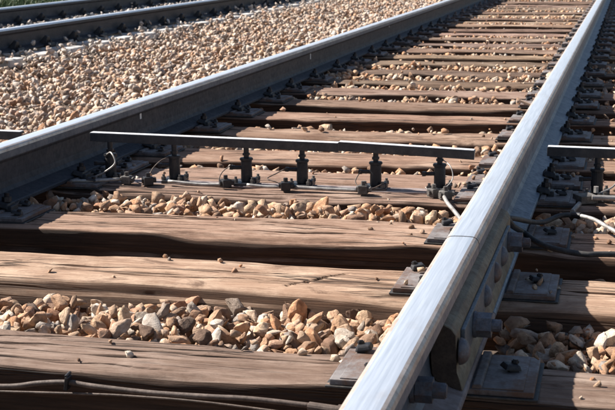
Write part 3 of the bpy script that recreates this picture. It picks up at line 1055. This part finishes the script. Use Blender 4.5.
rest = [j for j in range(len(S)) if j not in top300]
crib_near = [j for j in rest if Z[j] == 'crib' and S[j, 1] < 6]
crib_far = [j for j in rest if Z[j] == 'crib' and S[j, 1] >= 6]
mid = [j for j in rest if Z[j] == 'mid']
pale_i = [j for j in rest if Z[j] == 'pale']
joined('ballast_gravel', crib_near, MID, 'tan and cream crushed stone lying between the near wooden sleepers')
joined('ballast_gravel', crib_far, LO, 'crushed stone showing as thin pale lines between the far wooden sleepers')
joined('ballast_gravel', mid, MID, 'wide bank of pink and tan crushed stone between the two tracks', True)
joined('ballast_gravel', pale_i, LO, 'pale grey crushed stone among the rails of the second track')

# ------------------------------------------------------------------ paddle bars of the detector
PY = 3.93


def paddle(x0, x1, z0, z1, posts, label, lap=0.0):
    """steel paddle from x0 to x1 (top heights z0, z1) on its posts"""
    t = empty('detector_paddle', (x0, PY, TOPZ))
    tag(t, label, 'detector bar', 'black detector paddles across the track')
    L = x1 - x0
    ang = -math.atan2(z1 - z0, L)
    bm = bmesh.new()
    # an angle section: upright plate with a narrow top flange
    bm_box(bm, (L / 2, 0, -0.0145), (L, 0.009, 0.0265), None, 0.0012)
    bm_box(bm, (L / 2, 0.010, -0.0028), (L, 0.028, 0.0055), None, 0.0012)
    bar = obj('paddle_bar', from_bm('paddle_bar', bm), t, (0, lap, z0 - TOPZ), (0, ang, 0), M_PAINT)
    bm = bmesh.new()
    bm_box(bm, (L / 2, 0.0085, 0.0012), (L - 0.004, 0.028, 0.0018), None, 0.0005)
    obj('sunlit_top_strip', from_bm('sunlit_top_strip', bm), bar, (0, 0, 0), (0, 0, 0), M_EDGE)  # added pale strip paints the sunlit top line of the bar
    for xp in posts:
        zt = z0 + (z1 - z0) * (xp - x0) / L - TOPZ - 0.026
        xx = xp - x0
        bm = bmesh.new()
        bm_cyl(bm, (xx, 0.004, 0.016), (xx, 0.004, 0.084), 0.0185, 0.0175, 20, 0.002)
        bm_cyl(bm, (xx, 0.004, 0.083), (xx, 0.004, 0.092), 0.0215, None, 20, 0.002)
        p = obj('post', from_bm('post', bm), t, mat=M_DARKM)
        bm = bmesh.new()
        bm_cyl(bm, (xx, 0.004, 0.091), (xx, 0.004, zt + 0.012), 0.0085, None, 14)
        bm_cyl(bm, (xx, 0.004, 0.100), (xx, 0.004, 0.107), 0.0125, None, 6)
        obj('stem', from_bm('stem', bm), p, mat=M_DARKM)
        bm = bmesh.new()
        bm_box(bm, (xx, 0.004, 0.0095), (0.072, 0.085, 0.011), (0, 0, 0.1), 0.002)
        bm_box(bm, (xx + 0.03, -0.01, 0.022), (0.018, 0.018, 0.016), None, 0.003)
        obj('base_flange', from_bm('base_flange', bm), t, mat=M_PAINT)
        for dx, dy in ((-0.028, -0.03), (0.028, -0.03), (0.028, 0.034)):
            bm = bmesh.new()
            hexnut(bm, Vector((xx + dx, 0.004 + dy, 0.021)), 0.0085, 0.010, 0)
            bm_cyl(bm, (xx + dx, 0.004 + dy, 0.02), (xx + dx, 0.004 + dy, 0.034), 0.0045, None, 8)
            obj('bolt', from_bm('bolt', bm), t, mat=M_DULL)
        bm = bmesh.new()
        bm_cyl(bm, (xx - 0.045, -0.006, 0.060), (xx - 0.016, 0, 0.060), 0.0062, None, 10)
        bm_box(bm, (xx - 0.047, -0.006, 0.060), (0.012, 0.014, 0.014), None, 0.002)
        obj('side_plug', from_bm('side_plug', bm), p, mat=M_DARKM)
    return t


paddle(-1.42, -0.90, -0.022, -0.027, [-1.05], 'short stub of black paddle outside the left-hand rail')
paddle(-0.652, 0.188, -0.0235, -0.036, [-0.585, -0.362, -0.117, 0.068], 'long black paddle on four posts next to the left-hand rail')
paddle(0.190, 0.617, -0.030, -0.0455, [0.306, 0.508], 'shorter black paddle on two posts ending beside the right-hand rail', -0.010)
paddle(0.835, 1.42, -0.029, -0.036, [0.985, 1.25], 'black paddle with bright top edge outside the right-hand rail')

# mounting strip and conduit on the sleeper
bm = bmesh.new()
bm_box(bm, (-0.02, PY - 0.005, TOPZ + 0.0035), (1.14, 0.075, 0.005), None, 0.001)
o = obj('mounting_strip', from_bm('mounting_strip', bm), None, mat=M_FOOT)
tag(o, 'flat dusty steel strip under the paddle posts between the rails', 'metal strip')
bm = bmesh.new()
bm_box(bm, (1.13, PY - 0.005, TOPZ + 0.0035), (0.36, 0.075, 0.005), None, 0.001)
o = obj('mounting_strip', from_bm('mounting_strip', bm), None, mat=M_PLATE)
tag(o, 'flat steel strip under the paddle post outside the right-hand rail', 'metal strip')


def tube_thing(name, pts, r, mat, label, cat, seg=8, group=None):
    bm = bmesh.new()
    bm_tube(bm, pts, r, seg, 6)
    o = obj(name, from_bm(name, bm), None, mat=mat)
    return tag(o, label, cat, group)


zc = TOPZ + 0.013
tube_thing('conduit', [(-0.36, 3.865, zc + .006), (-0.25, 3.862, zc), (-0.16, 3.862, zc + .003)], 0.0055, M_ZINC, 'pale conduit rod between the second and third posts from the left', 'conduit')
tube_thing('conduit', [(-0.095, 3.862, zc + .004), (-0.03, 3.862, zc), (0.03, 3.862, zc + .003)], 0.005, M_ZINC, 'short pale conduit between the third and fourth posts from the left', 'conduit')
tube_thing('conduit', [(0.06, 3.858, zc + .003), (0.16, 3.855, zc + .001), (0.27, 3.855, zc)], 0.0058, M_ZINC, 'pale conduit rod leading to the fifth post from the left', 'conduit')
tube_thing('conduit', [(-0.67, 3.80, zc + .008), (-0.60, 3.815, zc + .008), (-0.52, 3.85, zc + .010)], 0.0055, M_ZINC, 'bent pale conduit in the shade beside the left-hand rail', 'conduit')
tube_thing('conduit', [(0.525, 3.86, zc + .006), (0.56, 3.72, zc + .002), (0.60, 3.60, zc - 0.002), (0.66, 3.44, TOPZ - .004)], 0.006, M_ZINC, 'pale conduit slanting from the sixth post down to the right-hand rail', 'conduit')


def fitting(x, y, label, mat=M_DULL):
    bm = bmesh.new()
    bm_box(bm, (0, 0, 0.014), (0.030, 0.030, 0.026), (0, 0, 0.4), 0.003)
    bm_cyl(bm, (-0.02, -0.005, 0.016), (0.026, 0.004, 0.016), 0.009, None, 6)
    bm_cyl(bm, (0, 0, 0.026), (0, 0, 0.040), 0.007, None, 10, 0.001)
    o = obj('conduit_fitting', from_bm('conduit_fitting', bm), None, (x, y, TOPZ + 0.006), (0, 0, random.uniform(-.5, .5)), mat)
    return tag(o, label, 'fitting', 'conduit fittings at the paddle posts')


fitting(-0.50, 3.86, 'square conduit fitting beside the leftmost post in the shade')
fitting(-0.425, 3.855, 'dark conduit fitting left of the second post', M_DARKM)
fitting(-0.165, 3.86, 'dark conduit fitting left of the third post', M_DARKM)
fitting(0.035, 3.85, 'dark conduit fitting left of the fourth post', M_DARKM)
fitting(0.285, 3.84, 'dull conduit fitting left of the fifth post')
fitting(0.505, 3.83, 'dull conduit fitting at the foot of the sixth post')
fitting(0.545, 3.80, 'small dull fitting where the slanting conduit starts')

# thin looping wires at the posts
def wire(pts, label, mat=M_HOSE, r=0.0019):
    return tube_thing('post_wire', pts, r, mat, label, 'wire', 6, 'thin wires looping from the posts')


zp = TOPZ
wire([(-0.590, 3.918, zp + .092), (-0.555, 3.87, zp + .105), (-0.535, 3.85, zp + .075), (-0.57, 3.84, zp + .045), (-0.60, 3.84, zp + .03), (-0.595, 3.84, zp + .012)], 'pale S-shaped wire hanging at the leftmost post', M_ZINC, 0.0028)
wire([(-0.16, 3.92, zp + .072), (-0.185, 3.89, zp + .05), (-0.19, 3.87, zp + .025), (-0.17, 3.86, zp + .015)], 'thin brown wire bowing out left of the third post')
wire([(0.022, 3.92, zp + .066), (-0.005, 3.89, zp + .052), (-0.03, 3.87, zp + .038), (0.0, 3.86, zp + .030), (0.03, 3.86, zp + .018)], 'thin brown wire kinked left of the fourth post')
wire([(0.262, 3.92, zp + .064), (0.25, 3.89, zp + .035), (0.275, 3.86, zp + .018), (0.31, 3.86, zp + .02), (0.335, 3.88, zp + .03)], 'thin wire curling round the foot of the fifth post')
wire([(0.52, 3.925, zp + .105), (0.548, 3.89, zp + .09), (0.556, 3.87, zp + .055), (0.53, 3.85, zp + .028), (0.49, 3.85, zp + .022), (0.475, 3.86, zp + .03)], 'thin pale wire looping round the sixth post beside the right-hand rail', M_ZINC, 0.0017)
wire([(-0.374, 3.922, zp + .088), (-0.395, 3.90, zp + .080), (-0.418, 3.88, zp + .055), (-0.425, 3.86, zp + .028)], 'thin brown wire left of the second post')

# ------------------------------------------------------------------ cables
t = empty('ground_cable', (0, 0, 0))
tag(t, 'dusty brown cable clipped along the dark face of the nearest sleeper', 'cable')
bm = bmesh.new()
bm_tube(bm, [(-0.9, 2.078, -.232), (-0.5, 2.080, -.226), (-0.2, 2.082, -.222), (-0.04, 2.082, -.2185), (0.03, 2.088, -.209), (0.088, 2.089, -.2035), (0.14, 2.086, -.206), (0.25, 2.083, -.209), (0.36, 2.083, -.208), (0.44, 2.084, -.2065), (0.56, 2.082, -.210)], 0.0050, 10, 6)
obj('cable_run', from_bm('cable_run', bm), t, mat=M_HOSE)
bm = bmesh.new()
bm_tube(bm, [(-0.3, 2.094, -.246), (0.1, 2.094, -.226), (0.22, 2.094, -.2225), (0.36, 2.094, -.2235), (0.6, 2.092, -.235)], 0.0024, 8, 6)
obj('thin_cable', from_bm('thin_cable', bm), t, mat=M_HOSE)
for xx in (0.088,):
    bm = bmesh.new()
    bm_box(bm, (xx, 2.088, -.2035 - (xx > 0.3) * 0.004), (0.007, 0.020, 0.026), (0, 0.15, 0), 0.002)
    bm_cyl(bm, (xx, 2.100, -.188), (xx, 2.080, -.190), 0.003, None, 8)
    obj('cable_clip', from_bm('cable_clip', bm), t, mat=M_DARKM)
bm = bmesh.new()
bm_cyl(bm, (0.545, 2.078, -.2095), (0.60, 2.075, -.212), 0.0085, None, 14, 0.002)
bm_cyl(bm, (0.598, 2.075, -.212), (0.612, 2.075, -.212), 0.011, None, 14, 0.002)
obj('cable_end_sleeve', from_bm('cable_end_sleeve', bm), t, mat=M_HOSE)

tube_thing('track_cable', [(0.770, 3.06, -0.075), (0.795, 3.08, -0.078), (0.80, 3.20, -0.12), (0.82, 3.27, -0.150), (0.862, 3.20, -0.158), (0.91, 3.145, -0.160), (0.98, 3.125, -0.165), (1.05, 3.14, -0.165), (1.4, 3.20, -0.17)], 0.0075, M_CABLE,
           'thick black cable curving from the end of the joint bar to the right edge', 'cable', 10)
tube_thing('track_cable', [(0.772, 3.12, -0.085), (0.80, 3.16, -0.09), (0.83, 3.36, -0.14), (0.862, 3.44, -0.156), (0.90, 3.50, -0.150), (0.945, 3.50, -0.146)], 0.0068, M_CABLE,
           'black cable humping over the third sleeper outside the right-hand rail', 'cable', 10)
tube_thing('track_cable', [(0.943, 3.50, -0.146), (0.99, 3.45, -0.146), (1.04, 3.35, -0.150), (1.12, 3.22, -0.158), (1.35, 3.05, -0.168)], 0.0056, M_ZINC,
           'pale sheathed cable catching the sun outside the right-hand rail', 'cable', 10)
bm = bmesh.new()
bm_cyl(bm, (0.930, 3.505, -0.147), (0.956, 3.49, -0.146), 0.0088, None, 10, 0.001)
o = obj('cable_sleeve', from_bm('cable_sleeve', bm), None, mat=M_DARKM)
tag(o, 'small dark sleeve joining the black cable to the pale one', 'cable sleeve')
# plug-in bond at the rail web
bm = bmesh.new()
bm_cyl(bm, (0.0088, 3.06, -0.07), (0.034, 3.06, -0.072), 0.012, None, 12, 0.001)
bm_box(bm, (0.03, 3.075, -0.074), (0.024, 0.05, 0.024), None, 0.004)
bm_cyl(bm, (0.0088, 3.12, -0.085), (0.034, 3.12, -0.085), 0.010, None, 12, 0.001)
o = obj('rail_bond', from_bm('rail_bond', bm), None, (XR, 0, 0), mat=M_DARKM)
tag(o, 'dark plug where the cables meet the web at the joint bar end', 'rail bond')
# junction hardware by the right-hand post
t = empty('junction_fitting', (0.955, 3.84, TOPZ + 0.004))
tag(t, 'cluster of junction hardware at the foot of the post outside the right-hand rail', 'junction fitting')
bm = bmesh.new()
bm_box(bm, (0, 0, 0.013), (0.055, 0.06, 0.024), (0, 0, 0.5), 0.003)
bm_box(bm, (0.055, 0.02, 0.010), (0.05, 0.03, 0.018), (0, 0, -0.3), 0.003)
obj('junction_box', from_bm('junction_box', bm), t, mat=M_DULL)
bm = bmesh.new()
bm_cyl(bm, (0.02, -0.03, 0.022), (0.10, -0.02, 0.020), 0.008, None, 12, 0.001)
bm_cyl(bm, (0.03, 0.01, 0.03), (0.03, 0.01, 0.048), 0.008, None, 6)
bm_cyl(bm, (-0.015, -0.05, 0.006), (-0.03, -0.16, 0.004), 0.007, None, 10, 0.001)
obj('pipe_union', from_bm('pipe_union', bm), t, mat=M_ZINC)
tube_thing('post_wire', [(0.99, 3.85, zp + .03), (1.03, 3.88, zp + .045), (1.08, 3.92, zp + .08), (1.2, 3.93, zp + .06)], 0.0028, M_ZINC, 'pale wire rising right from the junction hardware', 'wire', 6, 'thin wires looping from the posts')

# small loose debris: a broken wooden sliver on the stones by the right rail
bm = bmesh.new()
bm_box(bm, (0, 0, 0), (0.15, 0.018, 0.010), None, 0.002, (0.8, 0.5))
o = obj('wood_splinter', from_bm('wood_splinter', bm), None, (0.62, 6.0, TOPZ + 0.03), (0.1, 0.12, -0.9), M_WOOD)
tag(o, 'pale broken splinter of wood lying against the right-hand rail', 'wood splinter')

# ------------------------------------------------------------------ grass beyond the second track
n = 42000
bx = -5.75 - np.abs(rng.normal(size=n)) * 2.2 - 0.1
by = rng.uniform(9, 34, n)
clump = vn(bx * 1.6, by * 1.6, 21)
keep = clump > -0.45
bx, by, clump = bx[keep], by[keep], clump[keep]
n = len(bx)
bh = (0.10 + 0.22 * rng.random(n)) * (0.8 + 0.7 * clump.clip(0)) * np.clip((-bx - 5.6) / 0.8, 0.35, 1.3)
ang = rng.uniform(0, 2 * math.pi, n); wd = rng.uniform(0.006, 0.016, n)
lean = rng.normal(size=(n, 2)) * 0.35 * bh[:, None]
bz = np.where(bx < -6.6, -0.46, np.maximum(-0.26 + (bx + 5.9) * 0.5, -0.6)) - 0.01
V = np.zeros((n, 5, 3))
dx, dy = np.cos(ang) * wd, np.sin(ang) * wd
V[:, 0] = np.stack([bx - dx, by - dy, bz], -1); V[:, 1] = np.stack([bx + dx, by + dy, bz], -1)
V[:, 2] = np.stack([bx + dx * .8 + lean[:, 0] * .4, by + dy * .8 + lean[:, 1] * .4, bz + bh * .6], -1)
V[:, 3] = np.stack([bx - dx * .8 + lean[:, 0] * .4, by - dy * .8 + lean[:, 1] * .4, bz + bh * .6], -1)
V[:, 4] = np.stack([bx + lean[:, 0], by + lean[:, 1], bz + bh], -1)
o5 = np.arange(n) * 5
T = np.concatenate([np.stack([o5, o5 + 1, o5 + 2], -1), np.stack([o5, o5 + 2, o5 + 3], -1), np.stack([o5 + 3, o5 + 2, o5 + 4], -1)])
me = mesh_np('grass', V.reshape(-1, 3), T)
t0 = rng.random(n).astype(np.float32)
at = me.attributes.new('tint', 'FLOAT', 'FACE')
if len(me.polygons) == 3 * n: at.data.foreach_set('value', np.tile(t0, 3))
o = obj('grass', me, mat=M_LEAF)
tag(o, 'dark green grass and weeds beyond the farthest rail', 'grass', None, 'stuff')
print('stones', len(stones), 'objects', len(SC.objects))
